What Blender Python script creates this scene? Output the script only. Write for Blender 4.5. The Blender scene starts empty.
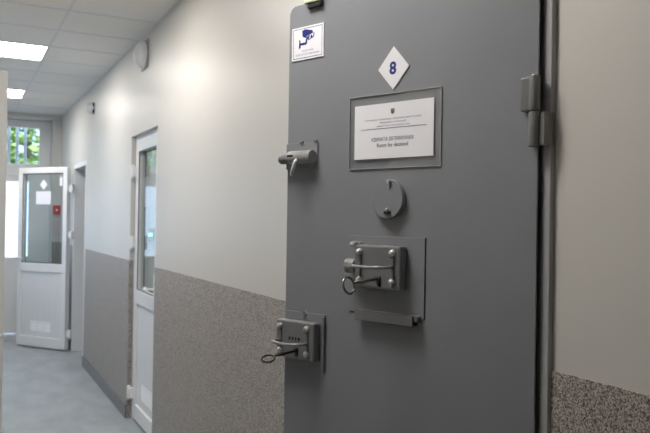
import bpy, bmesh, math, random
from mathutils import Vector, Matrix
random.seed(7)
scene = bpy.context.scene
col = scene.collection

# ------------------------------------------------------------------ camera
F_PX = 712.42
cam_data = bpy.data.cameras.new('camera')
cam_data.sensor_fit = 'HORIZONTAL'; cam_data.sensor_width = 36.0
cam_data.lens = F_PX/650*36.0
cam_data.clip_start = 0.02; cam_data.clip_end = 200
cam = bpy.data.objects.new('camera', cam_data); col.objects.link(cam)
yaw, pit, rol = 0.47446, 0.00719, 0.01546
r0 = Vector((math.cos(yaw), -math.sin(yaw), 0)); fw = Vector((math.sin(yaw), math.cos(yaw), 0)); up = Vector((0, 0, 1))
f2 = fw*math.cos(pit)+up*math.sin(pit); u2 = up*math.cos(pit)-fw*math.sin(pit)
r3 = r0*math.cos(rol)+u2*math.sin(rol); u3 = u2*math.cos(rol)-r0*math.sin(rol)
M = Matrix((( r3.x, u3.x, -f2.x, -1.1697), (r3.y, u3.y, -f2.y, 0), (r3.z, u3.z, -f2.z, 1.5284), (0, 0, 0, 1)))
cam.matrix_world = M
cam_data.dof.use_dof = True; cam_data.dof.focus_distance = 1.62; cam_data.dof.aperture_fstop = 9.0
scene.camera = cam

# ------------------------------------------------------------------ world, exposure
scene.view_settings.view_transform = 'Standard'; scene.view_settings.look = 'None'
scene.view_settings.gamma = 1.0; scene.view_settings.use_curve_mapping = False
scene.view_settings.exposure = 0.0
world = bpy.data.worlds.new('overcast_sky'); scene.world = world; world.use_nodes = True
bg = world.node_tree.nodes['Background']
bg.inputs['Color'].default_value = (0.56, 0.72, 1.0, 1); bg.inputs['Strength'].default_value = 2.5
sun_data = bpy.data.lights.new('sun', 'SUN'); sun_data.energy = 3.2; sun_data.angle = .03; sun_data.color = (1.0, .96, .90)
sun = bpy.data.objects.new('sun', sun_data); col.objects.link(sun)
sun.rotation_euler = Vector((-.12, .80, -.62)).to_track_quat('-Z', 'Y').to_euler()
PANEL = 25.5            # luminance of the ceiling light panels
PANEL_COL = (1.0, 0.955, 0.90)
LIGHTS_Y = [8.045, 5.88, 3.66, 1.44]

# ------------------------------------------------------------------ material helpers
def mat(name, color, rough=0.5, metal=0.0, spec=0.5, bump=None, var=None, coat=0.0):
    m = bpy.data.materials.new(name); m.use_nodes = True
    nt = m.node_tree; b = nt.nodes['Principled BSDF']
    b.inputs['Base Color'].default_value = (*color, 1); b.inputs['Roughness'].default_value = rough
    b.inputs['Metallic'].default_value = metal; b.inputs['Specular IOR Level'].default_value = spec
    b.inputs['Coat Weight'].default_value = coat
    tc = nt.nodes.new('ShaderNodeTexCoord')
    if bump:
        n = nt.nodes.new('ShaderNodeTexNoise'); n.inputs['Scale'].default_value = bump[0]; n.inputs['Detail'].default_value = 4
        nt.links.new(tc.outputs['Object'], n.inputs['Vector'])
        bp = nt.nodes.new('ShaderNodeBump'); bp.inputs['Strength'].default_value = bump[1]; bp.inputs['Distance'].default_value = bump[2]
        nt.links.new(n.outputs['Fac'], bp.inputs['Height']); nt.links.new(bp.outputs['Normal'], b.inputs['Normal'])
    if var:
        n = nt.nodes.new('ShaderNodeTexNoise'); n.inputs['Scale'].default_value = var[0]; n.inputs['Detail'].default_value = 5
        nt.links.new(tc.outputs['Object'], n.inputs['Vector'])
        cr = nt.nodes.new('ShaderNodeValToRGB')
        a = var[1]
        cr.color_ramp.elements[0].position = .3; cr.color_ramp.elements[1].position = .7
        cr.color_ramp.elements[0].color = (*[c*(1-a) for c in color], 1)
        cr.color_ramp.elements[1].color = (*[min(1, c*(1+a)) for c in color], 1)
        nt.links.new(n.outputs['Fac'], cr.inputs['Fac']); nt.links.new(cr.outputs['Color'], b.inputs['Base Color'])
    return m

def emit(name, color, s):
    m = bpy.data.materials.new(name); m.use_nodes = True
    b = m.node_tree.nodes['Principled BSDF']
    b.inputs['Base Color'].default_value = (.8, .8, .8, 1)
    b.inputs['Emission Color'].default_value = (*color, 1); b.inputs['Emission Strength'].default_value = s
    return m

def glass(name, tint=(0.95, 0.98, 0.98), rough=0.0, opac=1.0):
    m = bpy.data.materials.new(name); m.use_nodes = True; nt = m.node_tree
    for n in list(nt.nodes):
        if n.type == 'BSDF_PRINCIPLED': nt.nodes.remove(n)
    out = [n for n in nt.nodes if n.type == 'OUTPUT_MATERIAL'][0]
    t = nt.nodes.new('ShaderNodeBsdfTransparent'); t.inputs['Color'].default_value = (*tint, 1)
    g = nt.nodes.new('ShaderNodeBsdfGlossy'); g.inputs['Roughness'].default_value = rough
    fr = nt.nodes.new('ShaderNodeFresnel'); ge = nt.nodes.new('ShaderNodeNewGeometry')   # same reflectance on both faces of the thin sheet
    mr = nt.nodes.new('ShaderNodeMapRange'); mr.inputs['To Min'].default_value = 1.5; mr.inputs['To Max'].default_value = 1/1.5
    nt.links.new(ge.outputs['Backfacing'], mr.inputs['Value']); nt.links.new(mr.outputs['Result'], fr.inputs['IOR'])
    ml = nt.nodes.new('ShaderNodeMath'); ml.operation = 'MULTIPLY'; ml.inputs[1].default_value = opac
    mx = nt.nodes.new('ShaderNodeMixShader')
    nt.links.new(fr.outputs[0], ml.inputs[0]); nt.links.new(ml.outputs[0], mx.inputs[0])
    nt.links.new(t.outputs[0], mx.inputs[1]); nt.links.new(g.outputs[0], mx.inputs[2]); nt.links.new(mx.outputs[0], out.inputs['Surface'])
    return m

def speckle(name):
    m = bpy.data.materials.new(name); m.use_nodes = True; nt = m.node_tree; b = nt.nodes['Principled BSDF']
    b.inputs['Roughness'].default_value = .5
    tc = nt.nodes.new('ShaderNodeTexCoord')
    v = nt.nodes.new('ShaderNodeTexVoronoi'); v.inputs['Scale'].default_value = 330
    nt.links.new(tc.outputs['Object'], v.inputs['Vector'])
    sp = nt.nodes.new('ShaderNodeSeparateColor'); nt.links.new(v.outputs['Color'], sp.inputs['Color'])
    cr = nt.nodes.new('ShaderNodeValToRGB'); e = cr.color_ramp.elements
    e[0].position = 0; e[0].color = (.06, .05, .042, 1)
    e[1].position = 1; e[1].color = (.60, .56, .51, 1)
    x = e.new(.25); x.color = (.17, .145, .128, 1)
    x = e.new(.55); x.color = (.33, .297, .268, 1)
    x = e.new(.82); x.color = (.50, .462, .425, 1)
    nt.links.new(sp.outputs['Red'], cr.inputs['Fac']); nt.links.new(cr.outputs['Color'], b.inputs['Base Color'])
    bp = nt.nodes.new('ShaderNodeBump'); bp.inputs['Strength'].default_value = .5; bp.inputs['Distance'].default_value = .0012; bp.invert = True
    nt.links.new(v.outputs['Distance'], bp.inputs['Height']); nt.links.new(bp.outputs['Normal'], b.inputs['Normal'])
    return m

def floor_mat():
    m = bpy.data.materials.new('vinyl_floor'); m.use_nodes = True; nt = m.node_tree; b = nt.nodes['Principled BSDF']
    tc = nt.nodes.new('ShaderNodeTexCoord')
    mp = nt.nodes.new('ShaderNodeMapping'); mp.inputs['Scale'].default_value = (3.2, 1.6, 1)
    nt.links.new(tc.outputs['Object'], mp.inputs['Vector'])
    n = nt.nodes.new('ShaderNodeTexNoise'); n.inputs['Scale'].default_value = 1.6; n.inputs['Detail'].default_value = 7; n.inputs['Roughness'].default_value = .6
    nt.links.new(mp.outputs['Vector'], n.inputs['Vector'])
    cr = nt.nodes.new('ShaderNodeValToRGB'); e = cr.color_ramp.elements
    e[0].position = .32; e[0].color = (.27, .30, .315, 1); e[1].position = .68; e[1].color = (.38, .405, .415, 1)
    nt.links.new(n.outputs['Fac'], cr.inputs['Fac']); nt.links.new(cr.outputs['Color'], b.inputs['Base Color'])
    b.inputs['Roughness'].default_value = .38
    return m

def leaf_mat():
    m = bpy.data.materials.new('foliage'); m.use_nodes = True; nt = m.node_tree; b = nt.nodes['Principled BSDF']
    oi = nt.nodes.new('ShaderNodeTexCoord'); n = nt.nodes.new('ShaderNodeTexNoise'); n.inputs['Scale'].default_value = 3
    nt.links.new(oi.outputs['Object'], n.inputs['Vector'])
    cr = nt.nodes.new('ShaderNodeValToRGB'); e = cr.color_ramp.elements
    e[0].position = .35; e[0].color = (.16, .28, .06, 1); e[1].position = .65; e[1].color = (.60, .78, .22, 1)
    nt.links.new(n.outputs['Fac'], cr.inputs['Fac']); nt.links.new(cr.outputs['Color'], b.inputs['Base Color'])
    b.inputs['Roughness'].default_value = .6
    return m

PAINT = mat('beige_oil_paint', (.60, .58, .545), .42, bump=(55, .10, .002))
DADO = speckle('mosaic_plaster')
FLOOR = floor_mat()
CEIL = mat('ceiling_tile', (.82, .80, .765), .9, bump=(160, .25, .002))
GRID = mat('ceiling_grid_paint', (.70, .71, .72), .5)
PVC = mat('white_pvc', (.78, .78, .775), .28)
PVCP = mat('white_pvc_panel', (.74, .745, .75), .35)
GASKET = mat('grey_gasket', (.08, .08, .085), .6)
STEEL = mat('grey_door_enamel', (.258, .268, .292), .30, bump=(22, .12, .003), var=(6, .03))
STEELT = mat('grey_enamel_trim', (.20, .20, .205), .36, bump=(60, .15, .001))
LOCKM = mat('grey_enamel_lock', (.185, .19, .20), .34, bump=(90, .12, .001))
BARE = mat('bare_steel', (.55, .55, .56), .28, 1.0)
BOLTM = mat('worn_bolt_head', (.60, .60, .60), .32, .45, bump=(300, .3, .001))
KEYM = mat('dark_key_steel', (.22, .21, .19), .30, 1.0)
BLACK = mat('black_slot', (.012, .012, .012), .7)
BASE = mat('grey_skirting', (.17, .17, .17), .4)
WHITEP = mat('white_plastic', (.80, .80, .80), .35)
PAPER = mat('white_paper', (.90, .90, .95), .6)
SIGNW = mat('sign_white_plastic', (.90, .90, .94), .3)
BLUE = mat('sign_blue_ink', (.025, .035, .22), .4)
NAVY = mat('sign_navy_ink', (.012, .012, .09), .5)
GOLD = mat('emblem_gold', (.42, .36, .20), .5)
GREYI = mat('sign_grey_ink', (.12, .13, .36), .5)
ACRYL = glass('clear_acrylic', (1.0, 1.0, 1.0), .03, 1.0)
ACRYLE = mat('acrylic_cut_edge', (.50, .52, .52), .3)
PANE = glass('window_glass', (.90, .95, .96), 0.0)
PINK = mat('pinkish_paper', (.62, .50, .50), .6)
RED = mat('red_plastic', (.55, .03, .03), .4)
LAMP = emit('light_diffuser', PANEL_COL, PANEL)
SENSD = mat('dark_housing_and_shade', (.02, .025, .02), .5)
OUTW = mat('outside_white_render', (.85, .86, .88), .8)
FOLI = leaf_mat()
BARK = mat('bark', (.18, .14, .10), .9, bump=(20, .5, .02))
ASPH = mat('outside_paving', (.40, .40, .40), .9, bump=(30, .3, .005))

# ------------------------------------------------------------------ mesh helpers
def nb(): return bmesh.new()
def box(bm, x0, x1, y0, y1, z0, z1, bev=0.0, seg=2):
    r = bmesh.ops.create_cube(bm, size=1.0)
    vs = r['verts']
    for v in vs:
        v.co = Vector(((x0+x1)/2+v.co.x*(x1-x0), (y0+y1)/2+v.co.y*(y1-y0), (z0+z1)/2+v.co.z*(z1-z0)))
    if bev > 0:
        es = list({e for v in vs for e in v.link_edges})
        bmesh.ops.bevel(bm, geom=es, offset=bev, segments=seg, affect='EDGES', profile=.5)
def cyl(bm, p0, p1, r, seg=24, r2=None, bev=0.0):
    p0, p1 = Vector(p0), Vector(p1); d = p1-p0
    q = d.to_track_quat('Z', 'Y').to_matrix().to_4x4(); q.translation = (p0+p1)/2
    res = bmesh.ops.create_cone(bm, cap_ends=True, segments=seg, radius1=r, radius2=r if r2 is None else r2, depth=d.length, matrix=q)
    fs = {f for v in res['verts'] for f in v.link_faces}
    for f in fs:
        f.smooth = len(f.verts) == 4
    if bev > 0:
        es = list({e for f in fs if len(f.verts) > 4 for e in f.edges})
        bmesh.ops.bevel(bm, geom=es, offset=bev, segments=2, affect='EDGES', profile=.5)
def sphere(bm, c, r, sc=(1, 1, 1), u=20, v=12):
    m = Matrix.Translation(c) @ Matrix.Diagonal((sc[0]*r, sc[1]*r, sc[2]*r, 1))
    res = bmesh.ops.create_uvsphere(bm, u_segments=u, v_segments=v, radius=1, matrix=m)
    for vv in res['verts']:
        for f in vv.link_faces: f.smooth = True
def tube(bm, pts, r, seg=12, closed=False):
    pts = [Vector(p) for p in pts]; n = len(pts); rings = []
    prev = None
    for i, p in enumerate(pts):
        if closed: t = pts[(i+1) % n]-pts[i-1]
        else: t = pts[min(i+1, n-1)]-pts[max(i-1, 0)]
        t.normalize()
        if prev is None:
            a = Vector((0, 0, 1)) if abs(t.z) < .9 else Vector((1, 0, 0))
            nrm = t.cross(a).normalized()
        else:
            nrm = (prev-t*prev.dot(t)).normalized()
        prev = nrm; b = t.cross(nrm)
        rr = r[i] if isinstance(r, (list, tuple)) else r
        rings.append([bm.verts.new(p+nrm*rr*math.cos(2*math.pi*k/seg)+b*rr*math.sin(2*math.pi*k/seg)) for k in range(seg)])
    for i in range(n if closed else n-1):
        A, B = rings[i], rings[(i+1) % n]
        for k in range(seg):
            f = bm.faces.new((A[k], A[(k+1) % seg], B[(k+1) % seg], B[k])); f.smooth = True
    if not closed:
        bm.faces.new(rings[0][::-1]); bm.faces.new(rings[-1])
def prism(bm, pts2, y0, y1, plane='xz'):
    """outline in (x,z) extruded in y (or outline in (y,z) extruded in x)"""
    def P(a, b, t): return (a, t, b) if plane == 'xz' else (t, a, b)
    A = [bm.verts.new(P(a, b, y0)) for a, b in pts2]; B = [bm.verts.new(P(a, b, y1)) for a, b in pts2]
    bm.faces.new(A); bm.faces.new(B[::-1])
    n = len(pts2)
    for i in range(n): bm.faces.new((A[i], B[i], B[(i+1) % n], A[(i+1) % n]))
def rrect(x0, x1, z0, z1, r, seg=5, corners=(1, 1, 1, 1)):
    out = []
    for (cx, cz, a0, on) in ((x1-r, z1-r, 0, corners[0]), (x0+r, z1-r, 90, corners[1]), (x0+r, z0+r, 180, corners[2]), (x1-r, z0+r, 270, corners[3])):
        if on:
            for k in range(seg+1):
                a = math.radians(a0+90*k/seg); out.append((cx+r*math.cos(a), cz+r*math.sin(a)))
        else:
            out.append((cx+(r if cx == x1-r else -r), cz+(r if cz == z1-r else -r)))
    return out
def obj(name, bm, m, parent=None, kind=None, label=None, cat=None, group=None, loc=None, rotz=0):
    bmesh.ops.recalc_face_normals(bm, faces=bm.faces)
    me = bpy.data.meshes.new(name); bm.to_mesh(me); bm.free()
    me.materials.append(m)
    o = bpy.data.objects.new(name, me); col.objects.link(o)
    if parent: o.parent = parent
    if loc: o.location = loc
    if rotz: o.rotation_euler = (0, 0, rotz)
    props(o, kind, label, cat, group)
    return o
def props(o, kind=None, label=None, cat=None, group=None):
    if kind: o['kind'] = kind
    if label: o['label'] = label
    if cat: o['category'] = cat
    if group: o['group'] = group
def empty(name, loc=(0, 0, 0), rotz=0, kind=None, label=None, cat=None, group=None):
    o = bpy.data.objects.new(name, None); col.objects.link(o); o.location = loc; o.rotation_euler = (0, 0, rotz)
    o.empty_display_size = .05
    props(o, kind, label, cat, group); return o
def copy_tree(o, parent=None):
    c = o.copy(); col.objects.link(c)
    if parent: c.parent = parent
    for ch in [x for x in bpy.data.objects if x.parent == o]: copy_tree(ch, c)
    return c
def text_mesh(name, lines, m, parent, y, bold=0.0):
    """lines: (text, cx, cz, cap_height, width or None). Laid in the local x/z plane, read from +y, so text runs towards -x."""
    bm = nb()
    for (s, cx, cz, h, w) in lines:
        cu = bpy.data.curves.new('lettering_source', 'FONT'); cu.body = s; cu.size = 1; cu.align_x = 'CENTER'; cu.resolution_u = 3; cu.offset = bold
        to = bpy.data.objects.new('lettering_source', cu); col.objects.link(to)
        bpy.context.view_layer.update()
        dg = bpy.context.evaluated_depsgraph_get()
        me = bpy.data.meshes.new_from_object(to.evaluated_get(dg))
        xs = [v.co.x for v in me.vertices]; ys = [v.co.y for v in me.vertices]
        if xs:
            x0, x1 = min(xs), max(xs); y0, y1 = min(ys), max(ys)
            sy = h/(y1-y0); sx = (w/(x1-x0)) if w else sy
            for v in me.vertices:
                X = (v.co.x-(x0+x1)/2)*sx; Z = (v.co.y-(y0+y1)/2)*sy
                v.co = (cx-X, y, cz+Z)
            bm.from_mesh(me)
        bpy.data.objects.remove(to); bpy.data.curves.remove(cu); bpy.data.meshes.remove(me)
    me = bpy.data.meshes.new(name); bm.to_mesh(me); bm.free(); me.materials.append(m)
    o = bpy.data.objects.new(name, me); col.objects.link(o); o.parent = parent
    return o

# ------------------------------------------------------------------ the shell
HC = 2.853; DZ = 1.2086; Y0, Y1 = -3.2, 9.8; XL = -1.80
T = 0.14
# cell door opening, middle door opening, far door opening : (y0, y1, ztop)
OPEN_R = [(1.205, 1.93, 2.22), (4.745, 5.545, 2.155), (7.69, 8.60, 2.13)]
OPEN_L = [(1.95, 2.85, 2.18)]
WIN_L = (5.0, 9.0, .95, 2.35)      # unseen window added to the left wall for daylight
def wall_side(name, x0, x1, opens, xface, sgn, jag=True):
    bm = nb(); y = Y0
    spans = []
    for a, b, zt in opens:
        box(bm, x0, x1, y, a, 0, HC+.05); spans.append((y, a)); box(bm, x0, x1, a, b, zt, HC+.05); y = b
    box(bm, x0, x1, y, Y1, 0, HC+.05); spans.append((y, Y1))
    if sgn > 0:      # left wall: cut the added daylight window into the last stretch
        bm.free(); bm = nb(); y = Y0
        for a, b, zt in opens:
            box(bm, x0, x1, y, a, 0, HC+.05); box(bm, x0, x1, a, b, zt, HC+.05); y = b
        a, b, za, zb = WIN_L
        box(bm, x0, x1, y, a, 0, HC+.05); box(bm, x0, x1, b, Y1, 0, HC+.05)
        box(bm, x0, x1, a, b, 0, za); box(bm, x0, x1, a, b, zb, HC+.05)
        DZL = .93
    else: DZL = DZ
    w = obj(name, bm, PAINT, kind='structure')
    bm = nb()
    for a, b in spans:       # rough trowelled top edge
        n = max(2, int((b-a)/.012)); top = [(a+(b-a)*i/n, (DZL if a > 3 else DZ)+random.uniform(-.0012, .0012)) for i in range(n+1)]
        pts = [(a, 0)]+top+[(b, 0)]
        prism(bm, pts, xface, xface+sgn*.004, 'yz')
    obj('dado', bm, DADO, w)
    return w, spans
wr, spr = wall_side('wall_right', 0, T, OPEN_R, 0, -1)
wl, spl = wall_side('wall_left', XL-T, XL, OPEN_L, XL, 1)
# plaster returns of the speckled dado inside the far reveal of the middle opening
bm = nb(); box(bm, .0, .028, 5.541, 5.548, 0, DZ); box(bm, 0, .02, 4.742, 4.746, 0, DZ); obj('dado_return', bm, DADO, wr)

bm = nb(); box(bm, XL-4, 4, Y0-.2, 12.4, -.1, 0); obj('floor', bm, FLOOR, kind='structure')
bm = nb(); box(bm, XL-.14, T, Y0, Y1, HC, HC+.05); ceil = obj('ceiling', bm, CEIL, kind='structure')
# suspended ceiling grid
TS = .566; bm = nb()
ys = [5.88+.541*k for k in range(-17, 8)]
for y in ys:
    if Y0 < y < Y1: box(bm, XL, 0, y-.006, y+.006, HC-.003, HC+.001)
for x in (-TS, -2*TS, -3*TS): box(bm, x-.008, x+.008, Y0, Y1, HC-.0035, HC+.001)
box(bm, -.009, 0, Y0, Y1, HC-.002, HC+.001)
obj('ceiling_grid', bm, GRID, ceil)

# end wall with a glazed entrance, wall behind the camera
RX0, RX1, RZ = -1.5, -.10, 2.80
bm = nb(); box(bm, XL, RX0, Y1, Y1+.36, 0, HC+.05); box(bm, RX1, T, Y1, Y1+.36, 0, HC+.05); box(bm, RX0, RX1, Y1, Y1+.36, RZ, HC+.05)
we = obj('wall_far', bm, PAINT, kind='structure')
bm = nb(); box(bm, RX1, -.004, Y1-.004, Y1, 0, DZ); box(bm, XL+.004, RX0, Y1-.004, Y1, 0, DZ); obj('dado', bm, DADO, we)
bm = nb(); box(bm, XL-T, T, Y0-.14, Y0, 0, HC+.05); obj('wall_near', bm, PAINT, kind='structure')

# baseboards
bm = nb()
for a, b in spr:
    if a < 1: b -= .03
    box(bm, -.016, -.004, a, b, 0, .105, .004)
obj('baseboard_right', bm, BASE, kind='structure')
bm = nb()
for a, b in spl: box(bm, XL+.004, XL+.016, a, b, 0, .105, .004)
obj('baseboard_left', bm, BASE, kind='structure')
bm = nb(); box(bm, RX1, -.02, Y1-.016, Y1-.004, 0, .105, .004); obj('baseboard_far', bm, BASE, kind='structure')

# rooms behind the openings (closed boxes)
def room(n, x0, x1, y0, y1, z1, m, skip):
    bm = nb(); t = .1
    if skip == 'x0':
        box(bm, x1, x1+t, y0-t, y1+t, 0, z1)
    else:
        box(bm, x0-t, x0, y0-t, y1+t, 0, z1)
    box(bm, x0, x1, y0-t, y0, 0, z1); box(bm, x0, x1, y1, y1+t, 0, z1); box(bm, x0-.0, x1, y0-t, y1+t, z1, z1+.05)
    return obj('wall_side_room' if n is None else n, bm, m, kind='structure')
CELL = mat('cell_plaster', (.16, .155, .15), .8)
OFFICE = mat('office_paint', (.62, .64, .65), .7)
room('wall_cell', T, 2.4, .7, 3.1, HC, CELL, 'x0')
room('wall_office', T, 3.2, 3.3, 6.9, HC, OFFICE, 'x0')
room('wall_back_office', T, 2.6, 7.1, 9.8, HC, OFFICE, 'x0')
room('wall_store_room', XL-2.2, XL-T, 1.2, 4.0, HC, OFFICE, 'x1')

# ------------------------------------------------------------------ ceiling lights
proto = None
def make_light():
    e = empty('ceiling_light', (0, 0, HC))
    h = TS/2-.006
    bm = nb()
    for a in (((-h, h, -h, -h+.012)), ((-h, h, h-.012, h)), ((-h, -h+.012, -h+.012, h-.012)), ((h-.012, h, -h+.012, h-.012))):
        box(bm, *a, -.006, .004)
    obj('light_frame', bm, GRID, e)
    bm = nb(); box(bm, -h+.012, h-.012, -h+.012, h-.012, -.004, .0); obj('diffuser', bm, LAMP, e)
    return e
LBL = ['square lit ceiling panel above the far open door, the smaller and farther one', 'large lit ceiling panel at the upper left, the nearer one',
       'lit ceiling panel between the middle white door and the grey steel door, above the picture', 'lit ceiling panel directly in front of the grey steel door, above the picture']
for i, y in enumerate(LIGHTS_Y):
    o = make_light() if i == 0 else copy_tree(proto)
    if i == 0: proto = o
    o.location = (-1.5*TS, y+TS/2, HC)
    props(o, None, LBL[i], 'ceiling light', 'ceiling light panels')
ofl = copy_tree(proto); ofl.location = (.75, 5.9, HC); props(ofl, None, 'unseen lit panel added to brighten the room behind the middle white door', 'ceiling light')  # added panel, out of view, brightens what shows through the door glass

# ------------------------------------------------------------------ PVC doors
def pvc_leaf(parent, W, H, glass_z=(.995, 1.97), stile=.085, t=.06, handle=True, flip=1):
    """leaf in local x (0=hinge edge .. W), y (-t..0, face at y=0), z."""
    bm = nb(); b = .006
    z0, z1 = .02, H
    box(bm, 0, stile, -t, 0, z0, z1, b); box(bm, W-stile, W, -t, 0, z0, z1, b)
    box(bm, stile-.004, W-stile+.004, -t, 0, z1-stile, z1, b)
    box(bm, stile-.004, W-stile+.004, -t, 0, glass_z[0]-.105, glass_z[0], b)
    box(bm, stile-.004, W-stile+.004, -t, 0, z0, z0+.115, b)
    lf = obj('door_leaf', bm, PVC, parent)
    bm = nb()
    x0, x1 = stile, W-stile
    za, zb = z0+.115, glass_z[0]-.105
    box(bm, x0-.003, x1+.003, -t+.016, -.016, za-.003, zb+.003)
    n = 7
    for i in range(n):       # faint vertical boarding of the infill panel
        a = x0+(x1-x0)*i/n; box(bm, a+.002, a+(x1-x0)/n-.002, -t+.0145, -.0145, za, zb, .001, 1)
    obj('lower_panel', bm, PVCP, parent)
    bm = nb(); g0, g1 = glass_z[0], z1-stile
    w = .007
    for yy in ((-.008, -.003), (-t+.003, -t+.008)):
        box(bm, x0, x0+w, *yy, g0, g1); box(bm, x1-w, x1, *yy, g0, g1); box(bm, x0, x1, *yy, g0, g0+w); box(bm, x0, x1, *yy, g1-w, g1)
    obj('glazing_seal', bm, GASKET, parent)
    bm = nb(); box(bm, x0, x1, -t/2-.002, -t/2+.002, g0, g1); obj('glass_pane', bm, PANE, parent)
    if handle:
        bm = nb(); xh = W-stile/2; zh = 1.05
        for s, yb in ((1, 0), (-1, -t)):
            box(bm, xh-.014, xh+.014, min(yb, yb+s*.012), max(yb, yb+s*.012), zh-.11, zh+.11, .004)
            cyl(bm, (xh, yb, zh), (xh, yb+s*.05, zh), .009, 12)
            tube(bm, [(xh+.004, yb+s*.05, zh), (xh-.04, yb+s*.055, zh), (xh-.12, yb+s*.05, zh-.004)], .009, 10)
        obj('door_handle', bm, WHITEP, parent)
    return lf
def pvc_hinge(parent, x, y, z, x2):
    bm = nb(); cyl(bm, (x, y, z-.052), (x, y, z+.052), .015, 16, bev=.003)
    box(bm, min(x, x2), max(x, x2), min(y, 0)-.012, y+.004, z-.04, z+.04, .004)
    return obj('door_hinge', bm, WHITEP, parent)
def pvc_frame(y0, y1, zt, x0, x1, m=PVC, w=.05):
    bm = nb()
    box(bm, x0, x1, y0, y0+w, 0, zt, .004); box(bm, x0, x1, y1-w, y1, 0, zt, .004); box(bm, x0, x1, y0+w, y1-w, zt-w, zt, .004)
    return bm

# middle door (closed, recessed 45 mm): local frame x -> towards -Y, face -> -X
d2 = empty('door_2', (.026, 5.50, 0), math.radians(-90), 'structure')
# rotz -90: local x -> -Y, local y -> +X ; face must look to -X, so build mirrored in y below
R2 = math.radians(-90)
def flip_y(root):
    for ch in [x for x in bpy.data.objects if x.parent == root]:
        for v in ch.data.vertices: v.co.y = -v.co.y
        ch.data.flip_normals()
pvc_leaf(d2, .71, 2.12)
for z in (1.885, 1.345, .205): pvc_hinge(d2, -.012, .024, z, .03)
flip_y(d2)
bm = pvc_frame(4.745, 5.545, 2.155, .034, .125); obj('door_frame', bm, PVC, None, 'structure').name = 'trim_2'
bpy.data.objects['trim_2']['label'] = 'white plastic frame around the closed middle door'
d2['label'] = 'closed white plastic half-glazed door in the middle of the wall'

# far door (wide open): hinge on the far jamb
DA = math.atan2(.64, -.475)
d3 = empty('door_3', (-.08, 8.56, 0), DA, 'structure')
pvc_leaf(d3, .785, 2.11, stile=.07)
for z in (1.86, 1.33, .20): pvc_hinge(d3, -.050, -.03, z, .0)
d3['label'] = 'white plastic half-glazed door standing wide open at the far end'
bm = pvc_frame(7.69, 8.60, 2.13, -.006, .14); obj('trim_3', bm, PVC, None, 'structure', 'white plastic frame of the far open door')

# door on the left whose free edge shows at the picture's left border
DL = Vector((XL, 2.83, 0)); fe = Vector((-1.0, 3.20, 0)); dv = fe-DL
d4 = empty('door_4', DL+Vector((.02, 0, 0)), math.atan2(dv.y, dv.x), 'structure')
pvc_leaf(d4, dv.length-.02, 2.125)
flip_y(d4)
d4['label'] = 'white door standing open at the left edge of the picture'
bm = pvc_frame(1.95, 2.85, 2.18, XL-.12, XL-.05); obj('trim_4', bm, PVC, None, 'structure', 'white plastic frame of the left open door')

# vent stickers at the foot of both white doors, papers on the glass
def sticker(name, parent_obj, x, z, w, h, y, m, label, cat, group=None, diamond=False):
    e = parent_obj.matrix_world if False else (Matrix.Translation(parent_obj.location) @ Matrix.Rotation(parent_obj.rotation_euler.z, 4, 'Z'))
    bm = nb()
    if diamond: prism(bm, [(0, h/2), (w/2, 0), (0, -h/2), (-w/2, 0)], -.0006, .0006)
    else: box(bm, -w/2, w/2, -.0006, .0006, -h/2, h/2)
    p = e @ Vector((x, y, z))
    return obj(name, bm, m, None, None, label, cat, group, p, parent_obj.rotation_euler.z)
def kick_label(parent_obj, x, z, y, label, sc=1):
    e = (Matrix.Translation(parent_obj.location) @ Matrix.Rotation(parent_obj.rotation_euler.z, 4, 'Z'))
    bm = nb(); s = 1 if y >= 0 else -1
    for k in range(3):
        box(bm, -.16+.11*k, -.06+.11*k, -.0008, .0008, -.05, .045)
    box(bm, -.16, .16, -.0008, .0008, .053, .066)
    return obj('sticker', bm, mat('white_sticker', (.97, .97, .97), .4), None, None, label, 'sticker', None, e @ Vector((x, y, z)), parent_obj.rotation_euler.z)
kick_label(d3, .40, .25, -.0135, 'white pale sticker low on the panel of the far open door')
kick_label(d2, .40, .25, .0135, 'white pale sticker low on the panel of the closed middle door')
sticker('paper_notice', d3, .40, 1.755, .24, .15, -.026, PAPER, 'blank-looking white sheet taped inside the glass of the far open door', 'paper notice')
sticker('diamond_plate', d3, .40, 1.91, .12, .12, -.026, SIGNW, 'small white diamond plate on the glass of the far open door', 'sign', None, True)
sticker('paper_notice', d3, .105, 1.945, .08, .10, -.026, PAPER, 'small white card in the upper right corner of the far door glass', 'paper notice')
sticker('paper_notice', d2, .23, 1.73, .22, .22, .034, PINK, 'pale pinkish sheet behind the glass of the closed middle door', 'paper notice')

# ------------------------------------------------------------------ glazed entrance at the far end
YF = Y1+.30
win = empty('window_1', (0, YF, 0), 0, 'structure')
bm = nb()
box(bm, RX0, RX1, 0, .06, RZ-.10, RZ, .004); box(bm, RX0, RX1, 0, .06, 2.07, 2.22, .004)
box(bm, RX1-.14, RX1, 0, .06, 2.22, RZ-.10, .004); box(bm, RX0, RX0+.10, 0, .06, 2.22, RZ-.10, .004)
obj('window_frame', bm, PVC, win)
bm = nb(); box(bm, RX0+.1, RX1-.14, .028, .032, 2.22, RZ-.1); obj('glass_pane', bm, PANE, win)
win['label'] = 'transom window above the glazed entrance, green trees behind it'
d5 = empty('door_5', (0, YF, 0), 0, 'structure')
bm = nb()
box(bm, RX1-.26, RX1, 0, .06, 0, 2.07, .004); box(bm, RX0, RX0+.10, 0, .06, 0, 2.07, .004)
box(bm, RX0+.1, RX1-.26, 0, .06, 1.99, 2.07, .004); box(bm, RX0+.1, RX1-.26, 0, .06, .02, 1.0, .004)
obj('door_leaf', bm, PVC, d5)
bm = nb(); box(bm, RX0+.1, RX1-.26, .028, .032, 1.0, 1.99); obj('glass_pane', bm, PANE, d5)
d5['label'] = 'glazed white entrance door at the end of the corridor'
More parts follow.
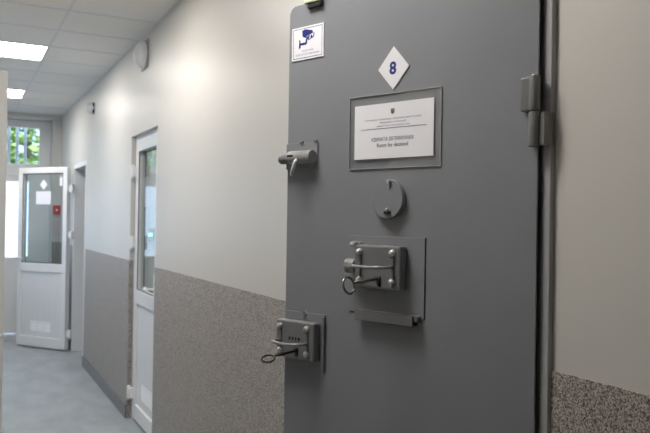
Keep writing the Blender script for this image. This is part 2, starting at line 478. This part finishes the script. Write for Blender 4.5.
# unseen window added in the left wall to throw daylight on the right wall
wl2 = empty('added_window_2', (XL-.10, 0, 0), 0, 'structure'); a, b, za, zb = WIN_L
bm = nb(); box(bm, 0, .06, a, b, za, za+.07); box(bm, 0, .06, a, b, zb-.07, zb)
for q in range(4):
    yy = a+(b-a-.07)*q/3; box(bm, 0, .06, yy, yy+.07, za+.07, zb-.07)
obj('window_frame', bm, PVC, wl2)
bm = nb(); box(bm, .028, .032, a+.07, b-.07, za+.07, zb-.07); obj('glass_pane', bm, PANE, wl2)
wl2['label'] = 'wide unseen window added in the left corridor wall for its daylight'
# window bars outside
bars = empty('window_bars', (0, YF+.18, 2.2), 0, None, 'pale vertical bars outside the transom window at the far end', 'window bars')
for k in range(11):
    x = RX0+.10+k*.10
    bm = nb(); cyl(bm, (x, 0, .02), (x, 0, .56), .02, 10); obj('bar', bm, OUTW, bars)
bm = nb(); box(bm, RX0, RX1, -.012, .012, 0, .022); box(bm, RX0, RX1, -.012, .012, .56, .58); obj('rail', bm, OUTW, bars)

# outdoors
bm = nb(); box(bm, -30, 30, 12.4, 60, -.2, -.06); box(bm, -30, XL-4, -20, 12.4, -.2, -.06); obj('ground_outside', bm, ASPH, kind='structure')
bm = nb(); box(bm, -9, 7, 16.2, 16.4, -.06, 2.56); 
ow = obj('garden_wall', bm, OUTW, None, None, 'white rendered wall outside, seen through the far glazed door', 'wall')
bm = nb(); box(bm, -9.02, 7.02, 16.16, 16.44, 2.56, 2.64); obj('coping', bm, ASPH, ow)
def tree(x, y, h, r, label):
    e = empty('tree', (x, y, -.06), 0, None, label, 'tree', 'trees outside')
    bm = nb(); tube(bm, [(0, 0, 0), (.05, 0, h*.3), (-.05, .05, h*.6), (0, 0, h*.85)], [.16, .12, .09, .04], 10); obj('trunk', bm, BARK, e)
    bm = nb()
    for k in range(2600):
        a = random.uniform(0, 6.28); ph = math.acos(random.uniform(-1, 1)); rr = r*random.uniform(.55, 1.0)
        c = Vector((rr*math.sin(ph)*math.cos(a), rr*math.sin(ph)*math.sin(a), h*.68+rr*1.15*math.cos(ph)))
        s = random.uniform(.10, .22); q = Vector((random.gauss(0, 1), random.gauss(0, 1), random.gauss(0, 1))).to_track_quat('Z', 'Y').to_matrix()
        vs = [bm.verts.new(c+q @ Vector(p)*s) for p in ((-1, 0, 0), (0, -.5, .1), (1, 0, 0), (0, .5, .1))]
        bm.faces.new(vs)
    obj('foliage', bm, FOLI, e)
tree(-5.2, 22.5, 5.6, 2.4, 'green leafy tree outside, farther left than the one filling the transom window')
tree(.5, 20.5, 5.4, 2.1, 'green leafy tree outside that fills the transom window at the corridor end')

# ------------------------------------------------------------------ wall devices
# emergency sounder near the ceiling
s = empty('wall_sounder', (0, 5.13, 2.70), 0, None, 'white oval wall sounder high on the wall just below the ceiling', 'wall speaker')
bm = nb(); box(bm, -.010, 0, -.098, .098, -.104, .104, .005); obj('back_plate', bm, mat('grey_plastic', (.32, .32, .32), .5), s)
bm = nb(); sphere(bm, (-.012, 0, 0), 1, (.075, .092, .100), 28, 16)
bmesh.ops.bisect_plane(bm, geom=bm.verts[:]+bm.edges[:]+bm.faces[:], plane_co=(-.012, 0, 0), plane_no=(1, 0, 0), clear_outer=True)
obj('housing', bm, WHITEP, s)
bm = nb()
for k in range(4): 
    rr = .024+.013*k; tube(bm, [(-.012-.075*math.sqrt(max(0, 1-(rr/.092)**2)), rr*math.cos(a)*1.0, rr*1.087*math.sin(a)) for a in [2*math.pi*i/28 for i in range(28)]], .0018, 6, True)
obj('grille_rings', bm, mat('pale_grey_plastic', (.6, .6, .6), .5), s)
s = empty('motion_sensor', (0, 7.33, 2.615), 0, None, 'small white round motion sensor high on the wall above the far door', 'sensor')
bm = nb(); box(bm, -.018, 0, -.045, .04, -.052, .052, .006); obj('base', bm, SENSD, s)
bm = nb(); sphere(bm, (-.02, 0.0, 0), 1, (.065, .047, .058)); obj('lens_dome', bm, WHITEP, s)
# red call point and pinkish notice at the far corner
e = empty('fire_call_point', (-.05, Y1, 1.625), 0, None, 'small red fire call point on the far wall beside the corner', 'fire alarm')
bm = nb(); box(bm, -.045, .045, -.05, 0, -.06, .06, .006); obj('case', bm, RED, e)
bm = nb(); box(bm, -.012, .012, -.053, -.05, -.012, .010); obj('press_plate', bm, WHITEP, e)
bm = nb(); box(bm, -.09, -.012, -.001, .001, -.10, .10); obj('paper_notice', bm, PINK, None, None, 'pinkish sheet on the far wall below the red call point', 'paper notice', None, (0, Y1-.001, 1.385))
# green-lit device in the room behind the middle door
e = empty('access_panel', (.47, 6.9, 1.373), 0, None, 'small green-lit device seen through the glass of the middle door', 'device')
bm = nb(); box(bm, -.05, .05, -.03, 0, -.06, .06, .006); obj('case', bm, mat('dark_plastic', (.08, .10, .09), .4), e)
bm = nb(); box(bm, -.018, .018, -.033, -.03, -.012, .018); obj('indicator', bm, emit('green_led', (.1, 1.0, .45), 4), e)

# ------------------------------------------------------------------ steel frame of the cell door
fr = empty('trim_1', (0, 0, 0), 0, 'structure', 'grey painted steel frame strip beside the cell door'); 
bm = nb()
box(bm, -.014, .13, 1.168, 1.194, 0, 2.26, .003, 3); box(bm, -.002, .13, 1.190, 1.214, 0, 2.26); box(bm, -.003, .13, 1.92, 1.97, 0, 2.26, .002); box(bm, -.003, .13, 1.2135, 1.92, 2.21, 2.26, .001)
obj('steel_frame', bm, mat('grey_frame_enamel', (.40, .40, .41), .36), fr)

# ------------------------------------------------------------------ cell door (local: x = distance from hinge, y = outwards, z = up)
PH = Vector((-.02866, 1.1913, 0)); DR = math.radians(90)+.3777
door = empty('door_1', PH, DR, 'structure', 'heavy grey steel cell door standing ajar')
W, TOP = .774, 2.155
bm = nb(); prism(bm, rrect(0.0, W, .05, TOP, .022, 6, (1, 0, 0, 0)), -.005, 0)
bmesh.ops.bevel(bm, geom=[e for e in bm.edges if abs(e.verts[0].co.y-e.verts[1].co.y) < 1e-6], offset=.0015, segments=2, affect='EDGES')
box(bm, .045, W-.002, -.045, -.004, .075, TOP-.02, .002)
leaf = obj('door_leaf', bm, STEEL, door)
def fit(L, z):      # measured place on the leaf -> metres from hinge line and floor
    return (.966*L+.0261*z-.0412, 1.0062*z-.0092*L-.0510)
def seat(o):        # seats a fitting (and its pieces) at its measured place
    fam = [o]+[c for c in bpy.data.objects if c.parent == o]
    vs = [v for f in fam for v in f.data.vertices]
    L = (min(v.co.x for v in vs)+max(v.co.x for v in vs))/2; z = (min(v.co.z for v in vs)+max(v.co.z for v in vs))/2
    n = fit(L, z)
    for v in vs: v.co.x = n[0]+(v.co.x-L)*.966; v.co.z = n[1]+(v.co.z-z)*1.006
# magnetic contact at the top edge
bm = nb(); box(bm, .655, .713, -.004, .016, 2.194, 2.215, .002); mc = obj('contact_sensor', bm, mat('cream_plastic', (.75, .74, .62), .4), door)
bm = nb(); box(bm, .650, .703, .0, .012, 2.180, 2.1935, .002); box(bm, .648, .652, 0, .016, 2.184, 2.215); obj('sensor_shade', bm, SENSD, mc)  # dark pieces stand in for the shade under and beside the sensor

# hinges
def hinge(zc, hh=.078):
    bm = nb()
    cyl(bm, (.005, .010, zc+.001), (.005, .010, zc+hh), .0125, 24, bev=.0015)
    box(bm, .006, .037, .001, .017, zc+.001, zc+hh-.001, .004, 3)
    h = obj('hinge_upper_leaf', bm, STEELT, door)
    bm = nb(); cyl(bm, (.005, .010, zc+hh), (.005, .010, zc+hh+.0035), .008, 18, bev=.001); obj('hinge_pin', bm, BARE, h)
    c = Matrix.Translation(PH) @ Matrix.Rotation(DR, 4, 'Z') @ Vector((.005, .010, 0))
    bm = nb(); cyl(bm, (c.x, c.y, zc-hh), (c.x, c.y, zc-.001), .0125, 24, bev=.0015)
    bx, by = c.x, c.y
    box(bm, -.036, -.003, by-.026, by-.002, zc-hh+.002, zc-.003, .002)
    obj('hinge_lower_leaf', bm, STEELT, fr)
hinge(1.780); hinge(.42)

# food hatch flap behind the middle lock
bm = nb(); box(bm, .306, .556, .0002, .0028, 1.3355, 1.537, .0008); hatch = obj('food_hatch', bm, STEEL, door)
bm = nb(); box(bm, .3035, .306, .0002, .001, 1.3355, 1.537); obj('hatch_gap', bm, BLACK, hatch)
# small latch pins at the left of the hatch
bm = nb(); cyl(bm, (.510, .022, 1.516), (.534, .022, 1.514), .006, 12); cyl(bm, (.518, .002, 1.517), (.518, .030, 1.519), .0055, 12, bev=.001)
box(bm, .508, .540, .004, .016, 1.509, 1.522, .002); obj('latch_pin', bm, BOLTM, hatch)
# ledge under the hatch
bm = nb()
box(bm, .330, .520, .0, .024, 1.316, 1.320, .001); box(bm, .330, .520, .020, .024, 1.316, 1.3435, .001); box(bm, .330, .520, .0, .024, 1.3405, 1.3435, .001)
ledge = obj('hatch_ledge', bm, STEELT, door)
bm = nb(); box(bm, .318, .330, .001, .018, 1.328, 1.3435, .002); obj('ledge_hinge', bm, LOCKM, ledge)
bm = nb(); box(bm, .3285, .3298, .003, .020, 1.320, 1.3400); obj('ledge_bore', bm, BLACK, ledge)

# peephole cover
bm = nb(); c0 = (.413, 1.634); cyl(bm, (c0[0], .001, c0[1]), (c0[0], .0165, c0[1]), .050, 48, bev=.0012)
pc = obj('peephole_cover', bm, STEEL, door)
bm = nb(); cyl(bm, (.405, .016, 1.678), (.405, .024, 1.678), .005, 14, bev=.001); box(bm, .402, .408, .016, .019, 1.664, 1.676, .001); obj('pivot_screw', bm, BOLTM, pc)
bm = nb(); box(bm, .398, .417, .016, .026, 1.594, 1.603, .002); obj('cover_catch', bm, SENSD, pc)
bm = nb(); sphere(bm, (.405, .027, 1.606), .0045); obj('catch_knob', bm, BOLTM, pc)

# rim locks
def rim_lock(x0, x1, z0, z1, t, hz, hx0, hx1, ho, slots=False):
    bm = nb(); box(bm, x0, x1, .004, t, z0, z1, .006, 3); lk = obj('rim_lock', bm, LOCKM, door)
    scr = [(x0+.024, z0+.020), (x0+.024, z1-.018), (x1-.020, z0+.020), (x1-.020, z1-.018)]
    for (sx, sz) in scr:
        bm = nb(); cyl(bm, (sx, t-.001, sz), (sx, t+.006, sz), .0095, 6); sphere(bm, (sx, t+.006, sz), .008, (1, .7, 1), 14, 8)
        for k in range(6):
            a = k*math.pi/3; sphere(bm, (sx+.0062*math.cos(a), t+.006, sz+.0062*math.sin(a)), .0026, (1, 1, 1), 8, 6)
        obj('lock_bolt', bm, BOLTM, lk)
    for sx in (x0+.024, x1-.020):      # vertical strap under each pair of bolts
        bm = nb(); box(bm, sx-.0055, sx+.0055, t-.001, t+.004, z0+.026, z1-.024, .0012); obj('strap', bm, LOCKM, lk)
    # bowed grab handle
    bm = nb()
    pts = [(hx0, t+.002, hz), (hx0-.001, t+ho*.55, hz), (hx0+.006, t+ho*.9, hz), (hx0+.018, t+ho, hz)]
    n = 8
    for i in range(1, n): pts.append((hx0+.018+(hx1-hx0-.036)*i/n, t+ho+.003*math.sin(math.pi*i/n), hz-.001*math.sin(math.pi*i/n)))
    pts += [(hx1-.018, t+ho, hz), (hx1-.006, t+ho*.9, hz), (hx1+.001, t+ho*.55, hz), (hx1, t+.002, hz)]
    tube(bm, pts, .0042, 12); obj('lock_handle', bm, mat('worn_grey_enamel', (.30, .30, .31), .32, .3), lk)
    return lk
# middle lock on the hatch
l1 = rim_lock(.359, .512, 1.404, 1.515, .034, 1.462, .383, .490, .044)
bm = nb(); cyl(bm, (.511, .022, 1.458), (.545, .022, 1.458), .0200, 28, bev=.003); obj('latch_barrel', bm, mat('pale_worn_enamel', (.27, .27, .275), .4), l1)
bm = nb(); box(bm, .420, .430, .0335, .0352, 1.410, 1.436, .0006); obj('keyhole', bm, BLACK, l1)
# lower lock with its backing plate
bm = nb(); box(bm, .647, .800, .0005, .004, 1.161, 1.318, .001); bp_ = obj('lock_backing_plate', bm, STEEL, door)
bm = nb(); box(bm, .646, .655, .002, .010, 1.158, 1.312, .002); obj('plate_rib', bm, STEELT, bp_)
bm = nb(); cyl(bm, (.725, .003, 1.317), (.725, .010, 1.317), .006, 12); obj('plate_stud', bm, STEELT, bp_)
l2 = rim_lock(.663, .815, 1.188, 1.296, .034, 1.238, .685, .791, .046)
bm = nb()
for k, wd in enumerate((.007, .006, .006, .009)):
    x = .757-.0125*k; box(bm, x-wd/2, x+wd/2, .0338, .0346, 1.2430, 1.2490); box(bm, x-.001, x+.003, .0338, .0346, 1.2410, 1.2505)
obj('stamped_slots', bm, BLACK, l2)
bm = nb(); box(bm, .722, .730, .0335, .0352, 1.198, 1.222, .0006); obj('keyhole', bm, BLACK, l2)

# sliding bolt near the top free edge
bm = nb(); box(bm, .672, .798, .0005, .005, 1.725, 1.800, .001); sb = obj('bolt_plate', bm, STEEL, door)
bm = nb()
for (x, z) in ((.680, 1.803), (.735, 1.801)): box(bm, x-.006, x+.006, .001, .008, z-.003, z+.003, .001)
obj('weld_tab', bm, STEELT, sb)
bm = nb()
# barrel with a slot: full cylinder at the hinge side, half open beyond
cyl(bm, (.674, .022, 1.757), (.764, .022, 1.757), .0190, 32, bev=.0015)
obj('bolt_barrel', bm, mat('pale_bolt_enamel', (.30, .30, .30), .35), sb)
bm = nb(); cyl(bm, (.756, .022, 1.755), (.804, .022, 1.755), .0150, 28, bev=.005); obj('bolt_rod', bm, LOCKM, sb)
bm = nb(); box(bm, .735, .760, .036, .0412, 1.757, 1.764, .001); obj('bolt_slot', bm, BLACK, sb)
bm = nb(); tube(bm, [(.722, .036, 1.752), (.724, .043, 1.742), (.728, .046, 1.724), (.732, .047, 1.708)], [.0045, .0048, .0055, .006], 12)
sphere(bm, (.732, .047, 1.708), .006); obj('bolt_handle', bm, BOLTM, sb)

for o in [mc, hatch, ledge, pc, l1, bp_, l2, sb]: seat(o)

# ------------------------------------------------------------------ keys (things in the locks)
DM = Matrix.Translation(PH) @ Matrix.Rotation(DR, 4, 'Z')
def key(px, pz, length, ringv, droop, label, tilt=0.0, km=None, rr=.021):
    """shank leaves the keyhole outwards (+y), bow at its end; ringv = direction across the ring"""
    q = fit(px, pz); p = DM @ Vector((q[0], .034, q[1]))
    e = empty('lock_key', p, DR, None, label, 'key', 'keys in the locks')
    L = length-rr*2
    bm = nb(); tube(bm, [(0, -.016, 0), (0, L*.5, -droop*.25), (0, L, -droop*.5)], [.0042, .004, .0034], 12)
    cyl(bm, (0, .001, 0), (0, .006, 0), .007, 16)
    obj('shank', bm, km or KEYM, e)
    c = Vector((0, L+rr, -droop)); a = Vector((0, 1, -tilt)).normalized(); b = Vector(ringv).normalized()
    bm = nb(); tube(bm, [c+a*rr*1.0*math.cos(t)+b*rr*.98*math.sin(t) for t in [2*math.pi*i/32 for i in range(32)]], .0030, 10, True)
    obj('bow', bm, km or KEYM, e)
    bm = nb(); box(bm, -.003, .003, .002, .010, -.016, 0, .0008); obj('collar_lug', bm, KEYM, e)
    return e
key(.428, 1.431, .142, (.25, 0, 1), .011, 'steel key with a round upright bow in the middle lock on the hatch')
key(.728, 1.214, .130, (1, 0, .2), .008, 'dark key with a flat-lying oval bow in the lowest lock by the door edge', .3, mat('blackened_steel', (.05, .048, .045), .35, .9), .018)

# ------------------------------------------------------------------ signs on the cell door
def sign(name, x, z, label, cat='sign'):
    q = fit(x, z)
    e = empty(name, DM @ Vector((q[0], 0, q[1])), DR, None, label, cat); e.scale = (.966, 1, 1.006); return e
# camera sign
s = sign('camera_sign', .7105, 2.086, 'square white sign with blue surveillance camera pictogram, top left corner of grey door')
h = .0475; wv = .064
bm = nb(); box(bm, -wv, wv, 0, .003, -h, h, .0008); obj('sign_plate', bm, SIGNW, s)
bm = nb(); y0, y1 = .003, .0034; a, b, t = wv-.006, h-.005, .0014
box(bm, -a, a, y0, y1, b-t, b); box(bm, -a, a, y0, y1, -b, -b+t); box(bm, a-t, a, y0, y1, -b, b); box(bm, -a, -a+t, y0, y1, -b, b)
obj('border_line', bm, BLUE, s)
bm = nb()
def pg(pts):  # (right, up) as read, in mm
    prism(bm, [(-px/1000, pz/1000) for px, pz in pts], .003, .0035)
pg([(-22, 36), (-10, 39), (18, 33), (23, 25), (-3, 19), (-17, 27)])      # hood, seen from the side
pg([(-22, 36), (-17, 27), (-3, 19), (-6, 13), (-20, 19)])
pg([(-3, 17), (5, 19), (2, 8), (-5, 11)])
pg([(6, 22), (9, 23), (6, 8), (3, 6)]); pg([(6, 9), (24, 15), (26, 13), (4, 5.5)]); pg([(24, 25), (27, 24), (26, 14), (23, 15)])
pg([(13, 19), (18, 20.5), (19, 13.5), (15, 11.5), (11, 13)])             # lens
pg([(-6, 12), (-1, 9), (-2, -3), (-8, -3), (-8, 4)])                      # neck
pg([(-30, 2), (-4, 1), (-4, -5), (-30, -5)]); pg([(-34, 12), (-29, 10), (-28, -12), (-34, -15)])
obj('camera_pictogram', bm, BLUE, s)
text_mesh('lettering', [('ВЕДЕТЬСЯ', -.002, -.0225, .0052, .044), ('ВІДЕОСПОСТЕРЕЖЕННЯ', 0, -.0325, .0052, .094)], GREYI, s, .0034)
# number diamond
s = sign('number_sign', .3995, 1.971, 'white diamond-shaped plate with a blue number 8')
bm = nb(); prism(bm, [(0, .0555), (.0505, 0), (0, -.0555), (-.0505, 0)], 0, .003); obj('sign_plate', bm, SIGNW, s)
text_mesh('lettering', [('8', 0.001, 0, .034, .0225)], BLUE, s, .0034, .035)
# information sign in an acrylic holder
s = sign('information_sign', .4025, 1.811, 'white Room for detained paper in a clear acrylic plate below the number diamond')
bm = nb(); box(bm, -.149, .149, .0005, .0035, -.096, .096, .0006); obj('acrylic_plate', bm, ACRYL, s)
bm = nb(); w = .0014
for q in ((-.1495, .1495, .0955, .0955+w), (-.1495, .1495, -.0955-w, -.0955), (.149, .149+w, -.0965, .0965), (-.149-w, -.149, -.0965, .0965)):
    box(bm, q[0], q[1], .0004, .0036, q[2], q[3])
obj('plate_edge', bm, ACRYLE, s)
bm = nb(); box(bm, -.1295, .1295, .0037, .0044, -.0715, .0715); pp = obj('paper_sheet', bm, PAPER, s)
text_mesh('lettering', [('КІМНАТА ЗАТРИМАНИХ', .000, -.0215, .0105, .138), ('Room for detained', .000, -.0370, .0105, .102)], NAVY, s, .0046, .011)
text_mesh('fine_print', [('Головне управління Національної поліції', .0, .0300, .0048, .182), ('Відділ поліції', -.002, .0215, .0048, .086),
   ('кімната для затриманих осіб', -.001, .0130, .0048, .106)], NAVY, s, .0046)
bm = nb(); box(bm, -.108, .106, .0045, .0050, .0060, .0070); obj('rule_line', bm, NAVY, s)
bm = nb(); prism(bm, [(-.006, .056), (.006, .056), (.006, .045), (0, .040), (-.006, .045)], .0045, .0050); em = obj('emblem', bm, GOLD, s)
bm = nb()
for xx in (-.0035, 0, .0035): box(bm, xx-.0007, xx+.0007, .0050, .0053, .045, .053)
box(bm, -.0035, .0035, .0050, .0053, .0445, .0457); obj('emblem_trident', bm, NAVY, em)
